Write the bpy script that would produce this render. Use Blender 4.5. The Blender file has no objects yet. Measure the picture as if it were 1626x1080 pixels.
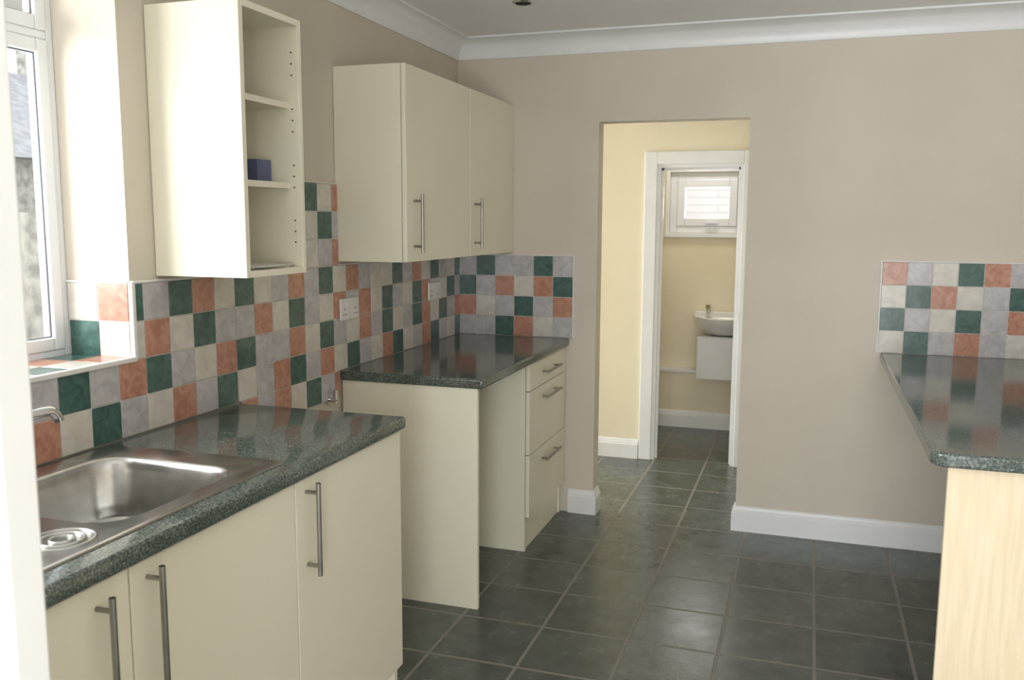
import bpy, bmesh, math, random
from mathutils import Vector, Matrix
random.seed(7)
S=bpy.context.scene
COL=S.collection
def lin(c):
    o=[]
    for v in c:
        v=v/255.0
        o.append(v/12.92 if v<=.04045 else ((v+.055)/1.055)**2.4)
    return (o[0],o[1],o[2],1.0)

# ---------------------------------------------------------------- materials
def newmat(name):
    m=bpy.data.materials.new(name);m.use_nodes=True
    nt=m.node_tree;b=nt.nodes['Principled BSDF']
    return m,nt,b
def mat(name,c1,c2=None,rough=.5,scale=6,detail=3,metal=0,bump=0,bscale=200,stops=(.35,.65),spec=.5,distort=0,coat=0,stretch=None):
    m,nt,b=newmat(name)
    b.inputs['Roughness'].default_value=rough
    b.inputs['Metallic'].default_value=metal
    b.inputs['Specular IOR Level'].default_value=spec
    b.inputs['Coat Weight'].default_value=coat
    b.inputs['Coat Roughness'].default_value=.08
    tc=nt.nodes.new('ShaderNodeTexCoord')
    src=tc.outputs['Object']
    if stretch:
        mp=nt.nodes.new('ShaderNodeMapping');mp.inputs['Scale'].default_value=stretch
        nt.links.new(src,mp.inputs['Vector']);src=mp.outputs['Vector']
    if c2 is None: c2=tuple(min(255,v*1.03) for v in c1)
    n=nt.nodes.new('ShaderNodeTexNoise');n.inputs['Scale'].default_value=scale;n.inputs['Detail'].default_value=detail
    n.inputs['Distortion'].default_value=distort
    r=nt.nodes.new('ShaderNodeValToRGB')
    r.color_ramp.elements[0].position=stops[0];r.color_ramp.elements[1].position=stops[1]
    r.color_ramp.elements[0].color=lin(c1);r.color_ramp.elements[1].color=lin(c2)
    nt.links.new(src,n.inputs['Vector']);nt.links.new(n.outputs['Fac'],r.inputs['Fac']);nt.links.new(r.outputs['Color'],b.inputs['Base Color'])
    if bump:
        n2=nt.nodes.new('ShaderNodeTexNoise');n2.inputs['Scale'].default_value=bscale;n2.inputs['Detail'].default_value=2
        nt.links.new(src,n2.inputs['Vector'])
        bp=nt.nodes.new('ShaderNodeBump');bp.inputs['Strength'].default_value=bump;bp.inputs['Distance'].default_value=.003
        nt.links.new(n2.outputs['Fac'],bp.inputs['Height']);nt.links.new(bp.outputs['Normal'],b.inputs['Normal'])
    return m
M_wall=mat('magnolia_paint',(213,204,189),(217,208,193),rough=.75,scale=3,bump=.15,bscale=60,spec=.25)
M_hall=mat('cream_paint',(236,225,198),(240,230,204),rough=.7,scale=3,bump=.1,bscale=60,spec=.25)
M_ceil=mat('ceiling_paint',(244,242,242),(246,245,245),rough=.8,scale=2,spec=.2)
M_white=mat('white_gloss',(234,234,234),(240,240,240),rough=.35,scale=4)
M_upvc=mat('white_upvc',(232,235,238),(238,240,243),rough=.3,scale=4)
M_trim=mat('tile_trim_white',(228,225,221),(234,231,227),rough=.3,scale=4)
M_cab=mat('cream_cabinet',(236,231,210),(239,234,214),rough=.42,scale=3,spec=.4)
M_cabin=mat('cabinet_interior',(228,222,202),(232,226,207),rough=.5,scale=3,spec=.4)
M_steel=mat('brushed_steel',(176,174,170),(190,188,184),rough=.27,scale=30,metal=1,bump=.05,bscale=300)
M_chrome=mat('chrome',(205,205,205),(215,215,215),rough=.1,scale=5,metal=1)
M_handle=mat('satin_nickel',(150,148,142),(165,163,157),rough=.32,scale=20,metal=1)
M_grout=mat('wall_grout',(206,201,193),(216,211,203),rough=.8,scale=40)
M_tiles=[
 mat('tile_terracotta',(176,120,98),(202,150,128),rough=.25,scale=28,detail=5,distort=1.2,coat=.2),
 mat('tile_green',(54,86,79),(78,110,102),rough=.24,scale=26,detail=5,distort=1.2,coat=.2),
 mat('tile_white',(205,199,188),(221,215,205),rough=.25,scale=20,detail=4,distort=1,coat=.2),
 mat('tile_lavender',(178,174,175),(201,197,198),rough=.25,scale=24,detail=4,distort=1,coat=.2)]
M_maple=mat('maple_panel',(220,201,170),(229,212,185),rough=.45,scale=9,detail=5,stretch=(9,9,.6))
M_book=mat('slate_blue_cover',(86,94,126),(96,104,136),rough=.5,scale=10)
M_paper=mat('paper',(205,200,190),(225,222,214),rough=.7,scale=20)
M_cer=mat('ceramic',(240,240,238),(244,244,242),rough=.12,scale=3)
M_dark=mat('dark_gap',(30,30,30),(36,36,36),rough=.8)
M_gasket=mat('grey_gasket',(96,98,100),(104,106,108),rough=.6)
M_socket=mat('socket_plastic',(232,230,224),(238,236,230),rough=.35,scale=4)
M_render=mat('pebbledash_render',(140,138,132),(200,198,191),rough=.9,scale=9,detail=8,bump=.6,bscale=60)
M_roof=mat('slate_roof',(140,142,148),(165,167,172),rough=.8,scale=8)
M_ground=mat('concrete_ground',(140,138,132),(160,158,152),rough=.9,scale=4)

def granite():
    m,nt,b=newmat('green_granite_laminate')
    tc=nt.nodes.new('ShaderNodeTexCoord')
    n=nt.nodes.new('ShaderNodeTexNoise');n.inputs['Scale'].default_value=190;n.inputs['Detail'].default_value=4;n.inputs['Roughness'].default_value=.7
    r=nt.nodes.new('ShaderNodeValToRGB')
    e=r.color_ramp.elements;e[0].position=.36;e[0].color=lin((54,62,58));e[1].position=.68;e[1].color=lin((152,157,150))
    x=r.color_ramp.elements.new(.5);x.color=lin((90,99,93))
    n3=nt.nodes.new('ShaderNodeTexNoise');n3.inputs['Scale'].default_value=14;n3.inputs['Detail'].default_value=5
    r3=nt.nodes.new('ShaderNodeValToRGB');r3.color_ramp.elements[0].position=.35;r3.color_ramp.elements[0].color=(.62,.68,.65,1)
    r3.color_ramp.elements[1].position=.65;r3.color_ramp.elements[1].color=(1,1,1,1)
    mx=nt.nodes.new('ShaderNodeMix');mx.data_type='RGBA';mx.blend_type='MULTIPLY';mx.inputs['Factor'].default_value=.8
    for q in (n,n3): nt.links.new(tc.outputs['Object'],q.inputs['Vector'])
    nt.links.new(n.outputs['Fac'],r.inputs['Fac']);nt.links.new(n3.outputs['Fac'],r3.inputs['Fac'])
    nt.links.new(r.outputs['Color'],mx.inputs['A']);nt.links.new(r3.outputs['Color'],mx.inputs['B'])
    nt.links.new(mx.outputs['Result'],b.inputs['Base Color'])
    b.inputs['Roughness'].default_value=.11;b.inputs['Specular IOR Level'].default_value=.7
    return m
M_gran=granite()

def floor_mat():
    m,nt,b=newmat('slate_floor_tile')
    L=nt.links.new
    geo=nt.nodes.new('ShaderNodeNewGeometry');sep=nt.nodes.new('ShaderNodeSeparateXYZ');L(geo.outputs['Position'],sep.inputs[0])
    def mth(op,a,bv=None,clamp=False):
        n=nt.nodes.new('ShaderNodeMath');n.operation=op;n.use_clamp=clamp
        for i,v in enumerate((a,bv)):
            if v is None: continue
            if isinstance(v,(int,float)): n.inputs[i].default_value=v
            else: L(v,n.inputs[i])
        return n.outputs[0]
    pitch=.3152
    def axis(o,off):
        t=mth('DIVIDE',mth('SUBTRACT',o,off),pitch)
        fr=mth('FRACT',t);fl=mth('FLOOR',t)
        d=mth('ABSOLUTE',mth('SUBTRACT',fr,.5))  # .5 at joint
        return d,fl
    dx,fx=axis(sep.outputs['X'],1.4827);dy,fy=axis(sep.outputs['Y'],-.0487)
    nz=nt.nodes.new('ShaderNodeTexNoise');nz.inputs['Scale'].default_value=30;L(geo.outputs['Position'],nz.inputs['Vector'])
    wob=mth('MULTIPLY',mth('SUBTRACT',nz.outputs['Fac'],.5),.008)
    d=mth('ADD',mth('MAXIMUM',dx,dy),wob)
    mr=nt.nodes.new('ShaderNodeMapRange');mr.inputs['From Min'].default_value=.478;mr.inputs['From Max'].default_value=.488
    L(d,mr.inputs['Value']);mask=mr.outputs['Result']
    wn=nt.nodes.new('ShaderNodeTexWhiteNoise');wn.noise_dimensions='2D'
    cb=nt.nodes.new('ShaderNodeCombineXYZ');L(fx,cb.inputs[0]);L(fy,cb.inputs[1]);L(cb.outputs[0],wn.inputs['Vector'])
    n1=nt.nodes.new('ShaderNodeTexNoise');n1.inputs['Scale'].default_value=9;n1.inputs['Detail'].default_value=5;n1.inputs['Roughness'].default_value=.6
    L(geo.outputs['Position'],n1.inputs['Vector'])
    r=nt.nodes.new('ShaderNodeValToRGB');r.color_ramp.elements[0].position=.22;r.color_ramp.elements[0].color=lin((60,67,63))
    r.color_ramp.elements[1].position=.78;r.color_ramp.elements[1].color=lin((98,106,99))
    f=mth('ADD',n1.outputs['Fac'],mth('MULTIPLY',mth('SUBTRACT',wn.outputs['Value'],.5),.2));L(f,r.inputs['Fac'])
    mx=nt.nodes.new('ShaderNodeMix');mx.data_type='RGBA';L(mask,mx.inputs['Factor']);L(r.outputs['Color'],mx.inputs['A']);mx.inputs['B'].default_value=lin((142,137,127))
    L(mx.outputs['Result'],b.inputs['Base Color'])
    rr=mth('ADD',mth('MULTIPLY',mask,.45),mth('ADD',.15,mth('MULTIPLY',n1.outputs['Fac'],.2)));L(rr,b.inputs['Roughness'])
    b.inputs['Specular IOR Level'].default_value=.65
    n2=nt.nodes.new('ShaderNodeTexNoise');n2.inputs['Scale'].default_value=60;n2.inputs['Detail'].default_value=1;L(geo.outputs['Position'],n2.inputs['Vector'])
    h=mth('SUBTRACT',mth('MULTIPLY',n2.outputs['Fac'],.4),mask)
    bp=nt.nodes.new('ShaderNodeBump');bp.inputs['Strength'].default_value=.45;bp.inputs['Distance'].default_value=.002;L(h,bp.inputs['Height']);L(bp.outputs['Normal'],b.inputs['Normal'])
    return m
M_floor=floor_mat()

def glass_mat():
    m=bpy.data.materials.new('window_glass');m.use_nodes=True;nt=m.node_tree;nt.nodes.clear()
    o=nt.nodes.new('ShaderNodeOutputMaterial');mx=nt.nodes.new('ShaderNodeMixShader');t=nt.nodes.new('ShaderNodeBsdfTransparent');g=nt.nodes.new('ShaderNodeBsdfGlossy')
    g.inputs['Roughness'].default_value=.02;t.inputs['Color'].default_value=(.97,.98,.98,1);mx.inputs[0].default_value=.05
    nt.links.new(t.outputs[0],mx.inputs[1]);nt.links.new(g.outputs[0],mx.inputs[2]);nt.links.new(mx.outputs[0],o.inputs[0]);return m
M_glass=glass_mat()

def roofline_mat():
    m,nt,b=newmat('roof_tiles_outside')
    tc=nt.nodes.new('ShaderNodeTexCoord');br=nt.nodes.new('ShaderNodeTexBrick')
    mp=nt.nodes.new('ShaderNodeMapping');mp.inputs['Rotation'].default_value=(math.radians(90),0,0)
    nt.links.new(tc.outputs['Object'],mp.inputs['Vector']);nt.links.new(mp.outputs['Vector'],br.inputs['Vector'])
    br.inputs['Color1'].default_value=lin((238,232,231));br.inputs['Color2'].default_value=lin((242,236,235));br.inputs['Mortar'].default_value=lin((214,206,204))
    br.inputs['Scale'].default_value=3.5;br.inputs['Mortar Size'].default_value=.015;br.inputs['Brick Width'].default_value=3
    nt.links.new(br.outputs['Color'],b.inputs['Base Color']);b.inputs['Roughness'].default_value=.9
    return m
M_outb=roofline_mat()

# ---------------------------------------------------------------- geometry helpers
def add_box(bm,x0,x1,y0,y1,z0,z1,mi=0):
    xs=sorted((x0,x1));ys=sorted((y0,y1));zs=sorted((z0,z1))
    v=[bm.verts.new((x,y,z)) for x in xs for y in ys for z in zs]
    for f in ((0,1,3,2),(4,6,7,5),(0,4,5,1),(2,3,7,6),(0,2,6,4),(1,5,7,3)):
        fc=bm.faces.new([v[i] for i in f]);fc.material_index=mi
def finish(bm,name,mats,parent=None,bevel=0,segs=2,smooth=False):
    bmesh.ops.recalc_face_normals(bm,faces=bm.faces[:])
    me=bpy.data.meshes.new(name);bm.to_mesh(me);bm.free()
    ob=bpy.data.objects.new(name,me);COL.objects.link(ob)
    for m in (mats if isinstance(mats,(list,tuple)) else [mats]): me.materials.append(m)
    if parent: ob.parent=parent
    if bevel:
        b=ob.modifiers.new('bevel','BEVEL');b.width=bevel;b.segments=segs;b.limit_method='ANGLE';b.angle_limit=math.radians(40)
    if smooth:
        for p in me.polygons: p.use_smooth=True
    return ob
def boxes(name,lst,m,parent=None,bevel=0,segs=2):
    bm=bmesh.new()
    for b in lst: add_box(bm,*b)
    return finish(bm,name,m,parent,bevel,segs)
def empty(name):
    e=bpy.data.objects.new(name,None);COL.objects.link(e);e.empty_display_size=.1;return e
def cyl(bm,p0,p1,r,n=16,r2=None):
    p0=Vector(p0);p1=Vector(p1);d=p1-p0;L=d.length
    q=Vector((0,0,1)).rotation_difference(d.normalized())
    bmesh.ops.create_cone(bm,cap_ends=True,cap_tris=False,segments=n,radius1=r,radius2=r if r2 is None else r2,depth=L,
        matrix=Matrix.Translation((p0+p1)/2)@q.to_matrix().to_4x4())
def smooth_angle(ob,deg=40):
    for p in ob.data.polygons: p.use_smooth=True
    ob.data.set_sharp_from_angle(angle=math.radians(deg))
def tube(name,pts,r,m,parent=None,bez=True):
    cu=bpy.data.curves.new(name,'CURVE');cu.dimensions='3D';cu.bevel_depth=r;cu.bevel_resolution=5;cu.use_fill_caps=True
    sp=cu.splines.new('NURBS');sp.points.add(len(pts)-1)
    for i,p in enumerate(pts): sp.points[i].co=(*p,1)
    sp.use_endpoint_u=True;sp.order_u=min(3,len(pts));sp.resolution_u=12
    ob=bpy.data.objects.new(name,cu);COL.objects.link(ob);cu.materials.append(m)
    if parent: ob.parent=parent
    return ob
def handle(name,axis,x,y,z,L,parent,off=.035,r=.006):
    """bar handle on a door whose face is at x; centred y,z"""
    bm=bmesh.new();X=x+off
    if axis=='z':
        cyl(bm,(X,y,z-L/2),(X,y,z+L/2),r)
        for s in (-1,1): cyl(bm,(x-.001,y,z+s*(L/2-.025)),(X,y,z+s*(L/2-.025)),r*.8)
    else:
        cyl(bm,(X,y-L/2,z),(X,y+L/2,z),r)
        for s in (-1,1): cyl(bm,(x-.001,y+s*(L/2-.025),z),(X,y+s*(L/2-.025),z),r*.8)
    ob=finish(bm,name,M_handle,parent);smooth_angle(ob);return ob
def profile_sweep(name,prof,path,m):
    bm=bmesh.new();rings=[]
    for (x,y),(nx,ny) in path:
        rings.append([bm.verts.new((x+nx*o,y+ny*o,z)) for o,z in prof])
    n=len(prof)
    for a,b in zip(rings[:-1],rings[1:]):
        for i in range(n):
            j=(i+1)%n;bm.faces.new((a[i],a[j],b[j],b[i]))
    bm.faces.new(rings[0]);bm.faces.new(rings[-1][::-1])
    return finish(bm,name,m)

C=.899;T=C+.408;CZ=2.37;XR=2.66;YB=-5.8
D1,D2,DH=.7304,1.4353,1.9535
Y2=1.15;Y3=2.13
SILL=T-.204;WY0,WY1=-3.60,-2.3595;WTOP=2.20

# ---------------------------------------------------------------- room shell
boxes('floor',[(-1.6,XR+.2,YB-.2,3.0,-.1,0)],M_floor)
boxes('ceiling',[(-1.6,XR+.2,YB-.2,3.0,CZ,CZ+.1)],M_ceil)
boxes('wall_left',[(-.3,0,YB-.2,WY0,0,CZ),(-.3,0,WY1,.1,0,CZ),(-.3,0,WY0,WY1,0,SILL),(-.3,0,WY0,WY1,WTOP,CZ)],M_wall)
boxes('wall_back',[(0,D1,0,.1,0,CZ),(D2,XR,0,.1,0,CZ),(D1,D2,0,.1,DH,CZ)],M_wall)
boxes('wall_right',[(XR,XR+.2,YB-.2,.1,0,CZ)],M_wall)
boxes('wall_rear',[(0,.4,YB-.2,YB,0,CZ),(2.5,XR,YB-.2,YB,0,CZ),(.4,2.5,YB-.2,YB,2.1,CZ)],M_wall)
# hall
IX0,IX1,IH=.83,1.335,1.82
boxes('wall_hall_partition',[(-1.5,IX0,Y2,Y2+.1,0,CZ),(IX1,1.9,Y2,Y2+.1,0,CZ),(IX0,IX1,Y2,Y2+.1,IH,CZ)],M_hall)
boxes('wall_hall_left',[(-1.6,-1.5,.1,.2,0,CZ),(-1.6,-1.5,1.1,1.25,0,CZ),(-1.6,-1.5,.2,1.1,2.0,CZ)],M_hall)
boxes('wall_hall_front',[(-1.6,-.3,0,.1,0,CZ)],M_hall)
boxes('wall_hall_right',[(1.9,2.0,.1,2.3,0,CZ)],M_hall)
WX0,WX1,WZ0,WZ1=.75,1.27,1.40,1.83
boxes('wall_wc_rear',[(.2,WX0,Y3+.08,Y3+.25,0,CZ),(WX1,1.9,Y3+.08,Y3+.25,0,CZ),(WX0,WX1,Y3+.08,Y3+.25,0,WZ0),(WX0,WX1,Y3+.08,Y3+.25,WZ1,CZ)],M_hall)
boxes('wall_side_wc',[(.2,.3,Y2+.1,Y3+.08,0,CZ)],M_hall)
pb=empty('pipe_boxing')
boxes('box_front',[(.301,1.899,Y3,Y3+.079,0,.40)],M_hall,pb)
boxes('box_ledge',[(.301,1.899,Y3-.012,Y3+.079,.40,.425)],M_white,pb,bevel=.004)

# coving
def cov():
    r=.095;pts=[(0,CZ),(0,CZ-r)]
    pts.append((.008,CZ-r))
    for i in range(0,9):
        a=math.radians(i*90/8)
        pts.append((r-(r-.01)*math.cos(a),CZ-r+.004+(r-.012)*math.sin(a)))
    pts.append((r,CZ-.006));pts.append((r,CZ))
    return pts
path=[((0,YB),(1,1)),((0,0),(1,-1)),((XR,0),(-1,-1)),((XR,YB),(-1,1)),((0,YB),(1,1))]
tr=profile_sweep('trim_1',cov(),path,M_white);smooth_angle(tr,50)
# baseboards
bbp=[(0,0),(.018,0),(.018,.088),(.013,.094),(.013,.1),(.009,.106),(.006,.116),(.0,.1217)]
profile_sweep('baseboard_back',bbp,[((D2,.1),(-1,0)),((D2,0),(-1,-1)),((XR,0),(0,-1))],M_white)
profile_sweep('baseboard_back_left',bbp,[((.602,0),(0,-1)),((D1,0),(1,-1)),((D1,.1),(1,0))],M_white)
profile_sweep('baseboard_hall',bbp,[((-1.5,Y2),(0,-1)),((.75,Y2),(0,-1))],M_white)
profile_sweep('baseboard_wc',bbp,[((.3,Y3),(0,-1)),((1.9,Y3),(0,-1))],M_white)
profile_sweep('baseboard_right',bbp,[((XR,YB),(-1,0)),((XR,-.02),(-1,0))],M_white)

# inner door frame (hall -> wc)
df=empty('door_frame')
boxes('architrave',[(IX0-.075,IX0,Y2-.018,Y2,0,IH+.075),(IX1,IX1+.075,Y2-.018,Y2,0,IH+.075),(IX0,IX1,Y2-.018,Y2,IH,IH+.075)],M_white,df,bevel=.004)
boxes('lining',[(IX0,IX0+.02,Y2,Y2+.1,0,IH),(IX1-.02,IX1,Y2,Y2+.1,0,IH),(IX0+.02,IX1-.02,Y2,Y2+.1,IH-.02,IH)],M_white,df)
boxes('stop',[(IX0+.02,IX0+.032,Y2+.045,Y2+.06,0,IH-.02),(IX1-.032,IX1-.02,Y2+.045,Y2+.06,0,IH-.02),(IX0+.02,IX1-.02,Y2+.045,Y2+.06,IH-.032,IH-.02)],M_white,df)
boxes('strike_plate',[(IX1-.0225,IX1-.0195,Y2+.008,Y2+.03,.88,.96),(IX1-.02,IX1-.004,Y2-.0195,Y2-.017,.90,.94)],M_handle,df)
def window(name,axis,a0,a1,z0,z1,p0,p1,vert=[],trans=None,fw=.055,sw=.05,gpos=None,proud=.012):
    """axis 'x': window lies in X=const plane (p0..p1), spans a along Y. axis 'y': spans along X"""
    e=empty(name)
    def B(a,b,z,w,q0=p0,q1=p1):
        return (q0,q1,a,b,z,w) if axis=='x' else (a,b,q0,q1,z,w)
    fr=[B(a0,a0+fw,z0,z1),B(a1-fw,a1,z0,z1),B(a0+fw,a1-fw,z0,z0+fw),B(a0+fw,a1-fw,z1-fw,z1)]
    cols=[a0+fw]+[v for v in vert]+[a1-fw]
    for v in vert: fr.append(B(v-fw/2,v+fw/2,z0+fw,z1-fw))
    if trans: 
        fr.append(B(a0+fw,a1-fw,trans-fw/2,trans+fw/2))
    boxes('frame',fr,M_upvc,e,bevel=.004)
    pm=(p0+p1)/2 if gpos is None else gpos;sh=[];gl=[];gk=[]
    zr=[(z0+fw,(trans-fw/2) if trans else z1-fw)]
    if trans: zr.append((trans+fw/2,z1-fw))
    for i in range(len(cols)-1):
        c0=cols[i]+(fw/2 if i>0 else 0);c1=cols[i+1]-(fw/2 if i<len(cols)-2 else 0)
        for (zz0,zz1) in zr:
            q0,q1=(p0+.01,p1+proud) if axis=='x' else (p0-proud,p1-.01)
            sh+= [B(c0,c0+sw,zz0,zz1,q0,q1),B(c1-sw,c1,zz0,zz1,q0,q1),B(c0+sw,c1-sw,zz0,zz0+sw,q0,q1),B(c0+sw,c1-sw,zz1-sw,zz1,q0,q1)]
            gl.append(B(c0+sw,c1-sw,zz0+sw,zz1-sw,pm-.003,pm+.003))
            g=.003;s=c0+sw;t=c1-sw
            gk+=[B(s,s+g,zz0+sw,zz1-sw,pm+.003,pm+.007),B(t-g,t,zz0+sw,zz1-sw,pm+.003,pm+.007),B(s+g,t-g,zz0+sw,zz0+sw+g,pm+.003,pm+.007),B(s+g,t-g,zz1-sw-g,zz1-sw,pm+.003,pm+.007)]
    boxes('sash',sh,M_upvc,e,bevel=.005)
    boxes('glass_pane',gl,M_glass,e)
    if axis=='x': boxes('gasket',gk,M_gasket,e)
    return e
w2=window('window_2','y',WX0,WX1,WZ0,WZ1,Y3+.1,Y3+.17,fw=.05,sw=.055)
boxes('casing',[(WX0-.03,WX0,Y3+.068,Y3+.08,WZ0-.03,WZ1+.03),(WX1,WX1+.03,Y3+.068,Y3+.08,WZ0-.03,WZ1+.03),(WX0,WX1,Y3+.068,Y3+.08,WZ1,WZ1+.03),(WX0-.03,WX1+.03,Y3+.05,Y3+.08,WZ0-.03,WZ0)],M_upvc,w2,bevel=.003)
boxes('latch_handle',[(1.0,1.09,Y3+.06,Y3+.085,WZ0+.065,WZ0+.08)],M_upvc,w2,bevel=.004)
w1=window('window_1','x',WY0,WY1,SILL,WTOP,-.255,-.208,vert=[-3.0],trans=1.955,fw=.022,sw=.036,gpos=-.222,proud=.004)
window('window_3','y',.4,2.5,0,2.1,YB-.15,YB-.08,vert=[1.45],fw=.06,sw=.06)
window('door_2','x',.2,1.1,0,2.0,-1.58,-1.52,fw=.05,sw=.09)

# ---------------------------------------------------------------- wall tiles
MI={'O':0,'G':1,'W':2,'L':3}
P=.102
def tiles_x(bm,x,y_start,z_top,row,ymin,ymax,zmin=None):
    for i,ch in enumerate(row):
        a=max(y_start+i*P+.0015,ymin);b=min(y_start+(i+1)*P-.0015,ymax)
        if b-a<.008: continue
        z1=z_top-.0015;z0=z_top-P+.0015
        if zmin is not None: z0=max(z0,zmin)
        add_box(bm,x,x+.007,a,b,z0,z1,MI[ch])
W1=-2.3208
bs=empty('tile_backsplash')
r1="GLGOWGWLOLGWOLWWGLOWGLWG"
r2="WOWGLLOWGLWOLOWGLWGOLWGL"
r3="WLGLOWLGLGLO"+"GLWOGLLOWGLWOLGWLGOWGLOW"
r4="GWLOWLGWOWGL"+"WOLGWLOGLOWGLWOGWLOGLWGL"
bm=bmesh.new()
tiles_x(bm,.003,W1-P,T,r1,WY1,-.004)
tiles_x(bm,.003,W1-P,T-P,r2,WY1,-.004)
tiles_x(bm,.003,W1-12*P,T-2*P,r3,WY0,-.004)
tiles_x(bm,.003,W1-12*P,T-3*P,r4,WY0,-.004)
tiles_x(bm,.003,W1+4*P,T-4*P,"OLOWGLO",-1.90,-1.264)
for k in range(3):
    tiles_x(bm,.003,W1+4*P,T+(3-k)*P,("OGWOGWO","WLGLWGL","GWLOWLO")[k],-1.957,-1.258)
finish(bm,'tiles_left',M_tiles,bs,bevel=.0012,segs=1)
boxes('grout_left',[(0,.0075,WY1,0,C,T),(0,.0075,WY0,WY1,C,SILL),(0,.0075,-1.9,-1.264,T-5*P,C),(0,.0075,-1.957,-1.258,T,T+3*P)],M_grout,bs)
boxes('edge_trim',[(0,.012,WY1,-1.957,T,T+.008),(0,.012,-1.258,0,T,T+.006),(0,.012,-1.957,-1.258,T+3*P,T+3*P+.006),
   (0,.013,WY1-.006,WY1+.008,SILL,T+.006),(0,.016,WY0,WY1,SILL-.005,SILL+.009),(-.208,0,WY1-.009,WY1,T,T+.007)],M_trim,bs,bevel=.003)
bm=bmesh.new()
for i,(cs) in enumerate((("O","W"),("W","G"))):
    for j,ch in enumerate(cs):
        x1=-.002-j*P;x0=max(x1-P+.003,-.206)
        add_box(bm,x0,x1,WY1-.007,WY1,T-(i+1)*P+.0015+(.004 if i else 0),T-i*P-.0015,MI[ch])
sl=("OWGLOWLGOWGL","GOWLGWOLWGOW")
for j in range(2):
    for i,ch in enumerate(sl[j]):
        y1=WY1-.009-i*P;x1=-.002-j*P
        add_box(bm,max(x1-P+.003,-.206),x1,max(y1-P+.003,WY0),y1,SILL+.001,SILL+.007,MI[ch])
finish(bm,'tiles_reveal',M_tiles,bs,bevel=.0012,segs=1)
boxes('grout_reveal',[(-.206,0,WY1-.005,WY1,SILL,T),(-.206,0,WY0,WY1,SILL,SILL+.005)],M_grout,bs)
def tiles_y(bm,x_start,z_top,row,y=0):
    for i,ch in enumerate(row):
        add_box(bm,x_start+i*P+.0015,min(x_start+(i+1)*P-.0015,XR-.004),y-.010,y-.003,z_top-P+.0015,z_top-.0015,MI[ch])
be=empty('tile_backsplash.001')
bm=bmesh.new()
for k,rw in enumerate(("LGLLGL","GLOWOG","OWLGLO","LLGOWL")): tiles_y(bm,.0,T-k*P,rw)
finish(bm,'tiles',M_tiles,be,bevel=.0012,segs=1)
boxes('grout',[(.008,.612,-.0075,0,C,T)],M_grout,be)
boxes('edge_trim',[(.612,.619,-.012,0,C,T+.006),(.008,.612,-.012,0,T,T+.006)],M_trim,be,bevel=.002)
br_=empty('tile_backsplash.002')
bm=bmesh.new()
for k,rw in enumerate(("OLWGOLW","WGOWLGW","GLWGLOL","WGLOLWG")): tiles_y(bm,2.031,T-k*P,rw)
finish(bm,'tiles',M_tiles,br_,bevel=.0012,segs=1)
boxes('grout',[(2.031,XR,-.0075,0,C,T)],M_grout,br_)
boxes('edge_trim',[(2.024,2.031,-.012,0,C,T+.006),(2.031,XR,-.012,0,T,T+.006)],M_trim,br_,bevel=.002)
gv=empty('gas_valve')
bm=bmesh.new();cyl(bm,(.0075,-1.345,.80),(.045,-1.345,.80),.009);cyl(bm,(.035,-1.345,.79),(.035,-1.345,.84),.011);cyl(bm,(.0075,-1.345,.80),(.012,-1.345,.80),.02)
o=finish(bm,'elbow',M_chrome,gv);smooth_angle(o)

# ---------------------------------------------------------------- counters
def rr(x0,x1,y0,y1,r,z,k=8):
    pts=[]
    for (cx,cy,a0) in ((x1-r,y1-r,0),(x0+r,y1-r,90),(x0+r,y0+r,180),(x1-r,y0+r,270)):
        for i in range(k+1):
            a=math.radians(a0+90*i/k);pts.append((cx+r*math.cos(a),cy+r*math.sin(a),z))
    return pts
def worktop(name,x0,x1,y0,y1,hole=None,parent=None):
    bm=bmesh.new();add_box(bm,x0,x1,y0,y1,C-.038,C)
    ob=finish(bm,name,M_gran,parent,bevel=.009,segs=4)
    if hole:
        bm=bmesh.new();a=[bm.verts.new(p) for p in rr(*hole,.05,C-.1)];b=[bm.verts.new(p) for p in rr(*hole,.05,C+.1)]
        n=len(a);bm.faces.new(a[::-1]);bm.faces.new(b)
        for i in range(n): bm.faces.new((a[i],a[(i+1)%n],b[(i+1)%n],b[i]))
        cut=finish(bm,'cut',M_gran)
        mo=ob.modifiers.new('hole','BOOLEAN');mo.operation='DIFFERENCE';mo.object=cut;mo.solver='EXACT'
        bpy.context.view_layer.update();dg=bpy.context.evaluated_depsgraph_get()
        me=bpy.data.meshes.new_from_object(ob.evaluated_get(dg));ob.modifiers.clear();ob.data=me
        bpy.data.objects.remove(cut)
    smooth_angle(ob,30)
    return ob
BX=(.10,.485,-2.985,-2.575)
worktop('countertop',.009,.60,-3.62,-1.918,hole=(.09,.495,-2.995,-2.565))
worktop('countertop.001',.009,.60,-1.262,-.009)
b1=empty('base_cabinet')
DX=.58
CT=C-.038
boxes('carcass',[(.03,.56,-1.938,-1.92,0,CT),(.03,.56,-3.6,-3.582,0,CT),(.03,.05,-3.582,-1.938,.12,CT),(.05,.56,-3.582,-1.938,.12,.138)],M_cab,b1)
boxes('plinth',[(.50,.515,-3.58,-1.94,0,.115)],M_cab,b1)
seg=[(-3.60,-3.052),(-3.048,-2.502),(-2.498,-1.921)]
for i,(a,b) in enumerate(seg): boxes('door_%d'%(i+1),[(.562,DX,a,b,.112,CT-.008)],M_cab,b1,bevel=.0015,segs=1)
handle('handle_1','z',DX,-2.452,.728,.235,b1)
handle('handle_2','z',DX,-3.005,.71,.27,b1)
handle('handle_3','z',DX,-3.130,.70,.27,b1)
b2=empty('base_cabinet.001')
boxes('side_panel',[(.012,.575,-1.25,-1.232,0,CT)],M_cab,b2,bevel=.001,segs=1)
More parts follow.
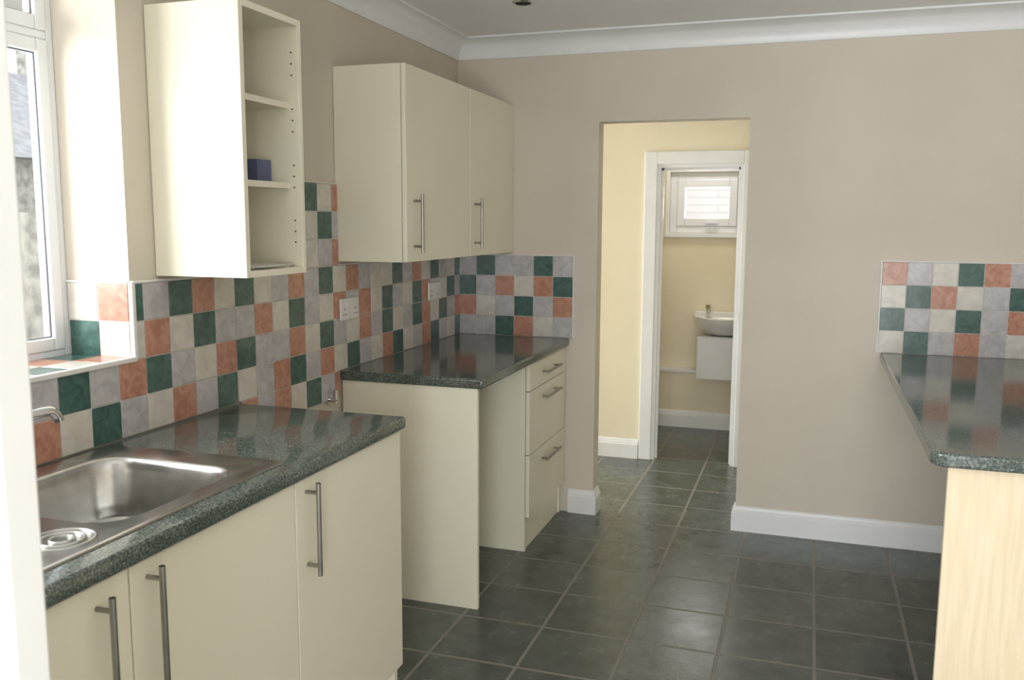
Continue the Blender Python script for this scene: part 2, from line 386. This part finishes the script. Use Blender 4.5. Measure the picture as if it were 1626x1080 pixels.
boxes('drawer_carcass',[(.012,.56,-.612,-.594,0,CT),(.012,.56,-.03,-.012,0,CT),(.03,.56,-.594,-.03,CT-.018,CT),(.012,.03,-.594,-.03,.14,CT),(.03,.56,-.594,-.03,.14,.158)],M_cab,b2)
boxes('plinth',[(.535,.552,-.594,-.03,0,.14)],M_cab,b2)
dz=[(.735,CT-.008),(.447,.731),(.158,.443)]
for i,(a,b) in enumerate(dz): boxes('drawer_front_%d'%(i+1),[(.562,DX,-.611,-.014,a,b)],M_cab,b2,bevel=.0015,segs=1)
for i,z in enumerate((.795,.68,.385)): handle('handle_%d'%(i+1),'y',DX,-.31,z,.25,b2,off=.03)

# sink
sk=empty('kitchen_sink')
bm=bmesh.new()
def ring(pts): return [bm.verts.new(p) for p in pts]
SX=(.045,.545,-3.55,-2.485)
z=C
loops=[rr(*SX,.02,z+.0005),rr(SX[0]+.001,SX[1]-.001,SX[2]+.001,SX[3]-.001,.02,z+.004),rr(SX[0]+.008,SX[1]-.008,SX[2]+.008,SX[3]-.008,.018,z+.005),
 rr(SX[0]+.016,SX[1]-.016,SX[2]+.016,SX[3]-.016,.016,z+.002),
 rr(BX[0]-.008,BX[1]+.008,BX[2]-.008,BX[3]+.008,.085,z+.002),
 rr(BX[0],BX[1],BX[2],BX[3],.08,z-.002),rr(BX[0]+.006,BX[1]-.006,BX[2]+.006,BX[3]-.006,.076,z-.012)]
for t in range(1,6):
    loops.append(rr(BX[0]+.006+.004*t,BX[1]-.006-.004*t,BX[2]+.006+.004*t,BX[3]-.006-.004*t,.076,z-.012-.023*t))
for a in (20,45,70,90):
    s=math.radians(a);o=.026+.035*(1-math.cos(s));loops.append(rr(BX[0]+o,BX[1]-o,BX[2]+o,BX[3]-o,.06,z-.127-.03*math.sin(s)))
o=.17;loops.append(rr(BX[0]+o,BX[1]-o,BX[2]+o+.01,BX[3]-o-.01,.02,z-.162))
R_=[ring(l) for l in loops];n=len(R_[0])
for a,b in zip(R_[:-1],R_[1:]):
    for i in range(n): bm.faces.new((a[i],a[(i+1)%n],b[(i+1)%n],b[i]))
bm.faces.new(R_[-1])
so=finish(bm,'basin',M_steel,sk);smooth_angle(so,50)
bm=bmesh.new()
def torus(bm,c,R,r,n=40,m=8,flat=1):
    vs=[]
    for i in range(n):
        a=2*math.pi*i/n
        vs.append([bm.verts.new((c[0]+(R+r*math.cos(2*math.pi*j/m))*math.cos(a),c[1]+(R+r*math.cos(2*math.pi*j/m))*math.sin(a),c[2]+flat*r*math.sin(2*math.pi*j/m))) for j in range(m)])
    for i in range(n):
        for j in range(m): bm.faces.new((vs[i][j],vs[(i+1)%n][j],vs[(i+1)%n][(j+1)%m],vs[i][(j+1)%m]))
for R in (.02,.038,.056): torus(bm,(.456,-3.075,z+.002),R,.004,flat=.7)
for k in range(6):
    x=.10+k*.045;cyl(bm,(x,-3.5,z+.002),(x,-3.14,z+.002),.004)
for R in (.02,.038): torus(bm,((BX[0]+BX[1])/2,(BX[2]+BX[3])/2,z-.160),R,.003)
d=finish(bm,'drainer_ribs',M_steel,sk);smooth_angle(d,60)
# tap
tp=empty('mixer_tap')
ty=-2.875
bm=bmesh.new();cyl(bm,(.075,ty,z+.002),(.075,ty,z+.02),.026,24);cyl(bm,(.075,ty,z+.02),(.075,ty,z+.13),.019,24)
t1=finish(bm,'body',M_chrome,tp);smooth_angle(t1)
tube('spout',[(.075,ty,z+.115),(.085,ty+.04,z+.14),(.10,ty+.10,z+.148),(.108,ty+.14,z+.148),(.109,ty+.147,z+.122)],.0125,M_chrome,tp)
tube('lever',[(.075,ty,z+.13),(.08,ty,z+.16),(.12,ty,z+.18)],.006,M_chrome,tp)

# ---------------------------------------------------------------- wall cabinets
KB,KT=1.3234,2.047;PX=.2977
c2=empty('wall_cabinet')
y0,y1=-1.256,-.004
boxes('carcass',[(.002,PX-.02,y0,y0+.018,KB,KT),(.002,PX-.02,y1-.018,y1,KB,KT),(.002,PX-.02,y0+.018,y1-.018,KB,KB+.018),(.002,PX-.02,y0+.018,y1-.018,KT-.018,KT),(.002,.008,y0+.018,y1-.018,KB+.018,KT-.018)],M_cab,c2)
ys=-.60
boxes('door_1',[(PX-.018,PX,y0,ys-.002,KB,KT)],M_cab,c2,bevel=.002,segs=1)
boxes('door_2',[(PX-.018,PX,ys+.002,y1,KB,KT)],M_cab,c2,bevel=.002,segs=1)
handle('handle_1','z',PX,-1.19,1.467,.22,c2)
handle('handle_2','z',PX,-.548,1.467,.22,c2)
c1=empty('wall_cabinet.001')
y0,y1=-2.257,-1.959
bm=bmesh.new()
for b in [(.002,PX,y0,y0+.018,KB,KT),(.002,PX,y1-.018,y1,KB,KT),(.002,PX,y0+.018,y1-.018,KB,KB+.018),(.002,PX,y0+.018,y1-.018,KT-.018,KT),(.002,.010,y0+.018,y1-.018,KB+.018,KT-.018)]: add_box(bm,*b)
finish(bm,'carcass',M_cab,c1,bevel=.001,segs=1)
boxes('shelf_1',[(.011,.262,y0+.019,y1-.019,1.80,1.817)],M_cabin,c1)
boxes('shelf_2',[(.011,.262,y0+.019,y1-.019,1.570,1.587)],M_cabin,c1)
bm=bmesh.new()
for k in range(20):
    zz=KB+.09+k*.032
    if k%5>2: continue
    for xx in (.05,.275): cyl(bm,(xx,y1-.0195,zz),(xx,y1-.0178,zz),.0025,8)
finish(bm,'peg_holes',M_dark,c1)
bk=empty('book')
boxes('cover',[(.07,.206,-2.06,-2.056,1.5875,1.652),(.07,.206,-1.994,-1.99,1.5875,1.652),(.202,.206,-2.056,-1.994,1.5875,1.652)],M_book,bk)
boxes('pages',[(.072,.2015,-2.0555,-1.9945,1.589,1.650)],M_paper,bk)
lf=empty('leaflet_pile')
for k in range(3):
    ob=boxes('leaflet_%d'%k,[(-.07,.07,-.1,.1,0,.003)],M_paper,lf);ob.location=(.19+.01*k,-2.10+.008*k,KB+.0185+.0035*k);ob.rotation_euler=(0,0,.12*(k-1))

# ---------------------------------------------------------------- sockets
def socket(name,y,z):
    e=empty(name);x=.0105
    boxes('plate',[(x,x+.009,y-.073,y+.073,z-.043,z+.043)],M_socket,e,bevel=.004)
    boxes('switches',[(x+.009,x+.013,y-.028,y-.014,z+.012,z+.028),(x+.009,x+.013,y+.014,y+.028,z+.012,z+.028)],M_white,e,bevel=.001)
    pins=[]
    for s in (-.043,.043): pins+=[(x+.0085,x+.0096,y+s-.002,y+s+.002,z-.004,z+.006),(x+.0085,x+.0096,y+s-.013,y+s-.006,z-.022,z-.018),(x+.0085,x+.0096,y+s+.006,y+s+.013,z-.022,z-.018)]
    boxes('pin_slots',pins,M_dark,e)
socket('electrical_socket',-1.19,1.135);socket('electrical_socket.001',-.35,1.145)

# ---------------------------------------------------------------- breakfast bar
bb=empty('breakfast_bar')
bm=bmesh.new()
pts=[]
bx0,bx1,by0,by1=2.04,XR-.002,-1.86,-.010
for i in range(7):
    a=math.radians(180+90*i/6);pts.append((bx0+.05+.05*math.cos(a),by0+.05+.05*math.sin(a)))
pts+=[(bx1,by0),(bx1,by1),(bx0,by1)]
lo=[bm.verts.new((x,y,C-.038)) for x,y in pts];hi=[bm.verts.new((x,y,C)) for x,y in pts];n=len(pts)
bm.faces.new(lo[::-1]);bm.faces.new(hi)
for i in range(n): bm.faces.new((lo[i],lo[(i+1)%n],hi[(i+1)%n],hi[i]))
o=finish(bm,'worktop',M_gran,bb,bevel=.008,segs=4);smooth_angle(o,30)
boxes('end_panel',[(2.084,XR-.004,-1.83,-1.812,0,C-.038)],M_maple,bb,bevel=.001,segs=1)
boxes('wall_batten',[(2.12,XR-.004,-.035,-.001,C-.08,C-.038)],M_white,bb)

# ---------------------------------------------------------------- wc basin & cupboard
wb=empty('wash_basin')
bm=bmesh.new();cx,cy=1.18,Y3+.078;z=.825
def half(a,b,z,k=24,yb=cy):
    return [bm.verts.new((cx+a*math.cos(math.pi+math.pi*i/k),yb+b*math.sin(math.pi+math.pi*i/k),z)) for i in range(k+1)]
L=[half(.11,.16,z-.135),half(.17,.27,z-.12),half(.215,.36,z-.07),half(.232,.40,z-.02),half(.236,.41,z),half(.228,.40,z+.004)]
for a,b in zip(L[:-1],L[1:]):
    for i in range(len(a)-1): bm.faces.new((a[i],a[i+1],b[i+1],b[i]))
L2=[half(.19,.33,z,yb=cy-.03),half(.17,.28,z-.03,yb=cy-.05),half(.12,.2,z-.07,yb=cy-.08),half(.04,.08,z-.09,yb=cy-.12)]
prev=L[-1]
for b in L2:
    for i in range(len(b)-1): bm.faces.new((prev[i],prev[i+1],b[i+1],b[i]))
    bm.faces.new((prev[-1],prev[0],b[0],b[-1]));prev=b
bm.faces.new(prev);bm.faces.new(L[0][::-1])
o=finish(bm,'bowl',M_cer,wb);smooth_angle(o,60)
boxes('splash_lip',[(cx-.225,cx+.225,cy-.04,cy,z-.05,z+.02)],M_cer,wb,bevel=.01,segs=3)
bm=bmesh.new()
for s in (-.13,.13):
    cyl(bm,(cx+s,cy-.06,z),(cx+s,cy-.06,z+.045),.012);cyl(bm,(cx+s,cy-.06,z+.035),(cx+s*.8,cy-.13,z+.03),.009);cyl(bm,(cx+s,cy-.06,z+.045),(cx+s,cy-.06,z+.07),.02,8)
o=finish(bm,'taps',M_chrome,wb);smooth_angle(o)
vc=empty('vanity_cupboard')
boxes('body',[(1.0,1.36,Y3-.16,Y3-.014,.385,.688)],M_white,vc,bevel=.003)
boxes('doors',[(1.003,1.357,Y3-.176,Y3-.161,.39,.682)],M_white,vc,bevel=.002)

# downlight
dl=empty('recessed_downlight')
bm=bmesh.new();torus(bm,(.557,-.667,CZ-.002),.038,.007,flat=.6);o=finish(bm,'bezel',M_chrome,dl);smooth_angle(o,60)
bm=bmesh.new();cyl(bm,(.557,-.667,CZ-.006),(.557,-.667,CZ-.001),.032,24);finish(bm,'lamp_face',M_dark,dl)

# foreground open door (edge on left of frame)
d1=empty('door_1')
boxes('leaf',[(.265,1.040,-3.70,-3.66,.005,2.0)],M_white,d1,bevel=.003)
boxes('raised_panel',[(.38,.61,-3.66,-3.652,.95,1.85),(.69,.92,-3.66,-3.652,.2,.85),(.69,.92,-3.66,-3.652,1.05,1.85)],M_white,d1,bevel=.004)

# ---------------------------------------------------------------- outside
gd=boxes('ground_outside',[(-14,-1.7,-8,12,-.12,-.02),(-14,8,3.1,12,-.12,-.02)],M_ground)
boxes('garden_wall',[(-3.3,-3.1,-3.5,4.5,-.05,1.52)],M_render)
nh=empty('neighbour_house')
boxes('walls',[(-12,-8,-1,8,-.05,2.3)],M_render,nh)
bm=bmesh.new()
v=[bm.verts.new(p) for p in ((-12.3,-1.2,2.25),(-7.7,-1.2,2.25),(-10,-1.2,3.7),(-12.3,8.2,2.25),(-7.7,8.2,2.25),(-10,8.2,3.7))]
for f in ((0,1,2),(3,5,4),(0,3,4,1),(1,4,5,2),(0,2,5,3)): bm.faces.new([v[i] for i in f])
finish(bm,'roof',M_roof,nh)
boxes('chimney',[(-10.3,-9.7,7,7.6,3.2,4.4)],M_render,nh)
boxes('brick_outbuilding',[(-.5,4,4.6,4.8,-.05,3.2)],M_outb)

# ---------------------------------------------------------------- light
wd=bpy.data.worlds.new('World');S.world=wd;wd.use_nodes=True
bg=wd.node_tree.nodes['Background'];bg.inputs[0].default_value=(.94,.97,1,1);bg.inputs[1].default_value=2.1
def area(name,loc,rot,sx,sy,e,col=(1,1,1)):
    l=bpy.data.lights.new(name,'AREA');l.shape='RECTANGLE';l.size=sx;l.size_y=sy;l.energy=e;l.color=col
    o=bpy.data.objects.new(name,l);COL.objects.link(o);o.location=loc;o.rotation_euler=rot
    return o
R90=math.radians(90)
area('daylight_rear',(1.45,YB-.35,1.05),(R90+math.radians(12),0,0),2.0,1.9,165,(.98,.985,1))
area('daylight_window',(-.6,-3.2,1.7),(0,-R90,0),.9,1.1,44,(.95,.98,1))
area('daylight_hall',(-1.75,.65,1.1),(0,-R90,0),1.8,.8,75,(.97,.99,1))
area('daylight_wc',(1.01,Y3+.6,1.75),(-R90,0,0),.5,.5,8,(1,.99,.97))
area('wc_fill_light',(1.0,1.75,CZ-.03),(0,0,0),.25,.25,5,(1,.97,.92))  # unseen fill light added to brighten the WC, not an actual ceiling fitting

# ---------------------------------------------------------------- camera
th,ph,ro,f=.3212,.1323,.0044,1414.985
F=Vector((-math.sin(th)*math.cos(ph),math.cos(th)*math.cos(ph),-math.sin(ph)))
R=Vector((math.cos(th),math.sin(th),0));U=R.cross(F)
R2=R*math.cos(ro)+U*math.sin(ro);U2=-R*math.sin(ro)+U*math.cos(ro)
cam=bpy.data.cameras.new('camera');co=bpy.data.objects.new('camera',cam);COL.objects.link(co)
Mx=Matrix(((R2.x,U2.x,-F.x),(R2.y,U2.y,-F.y),(R2.z,U2.z,-F.z))).to_4x4();Mx.translation=(1.7221,-4.2943,1.4773)
co.matrix_world=Mx
cam.sensor_fit='HORIZONTAL';cam.sensor_width=36;cam.lens=f/1626*36;cam.clip_start=.05
cam.dof.use_dof=True;cam.dof.focus_distance=3.2;cam.dof.aperture_fstop=8
S.camera=co
S.view_settings.view_transform='Standard'
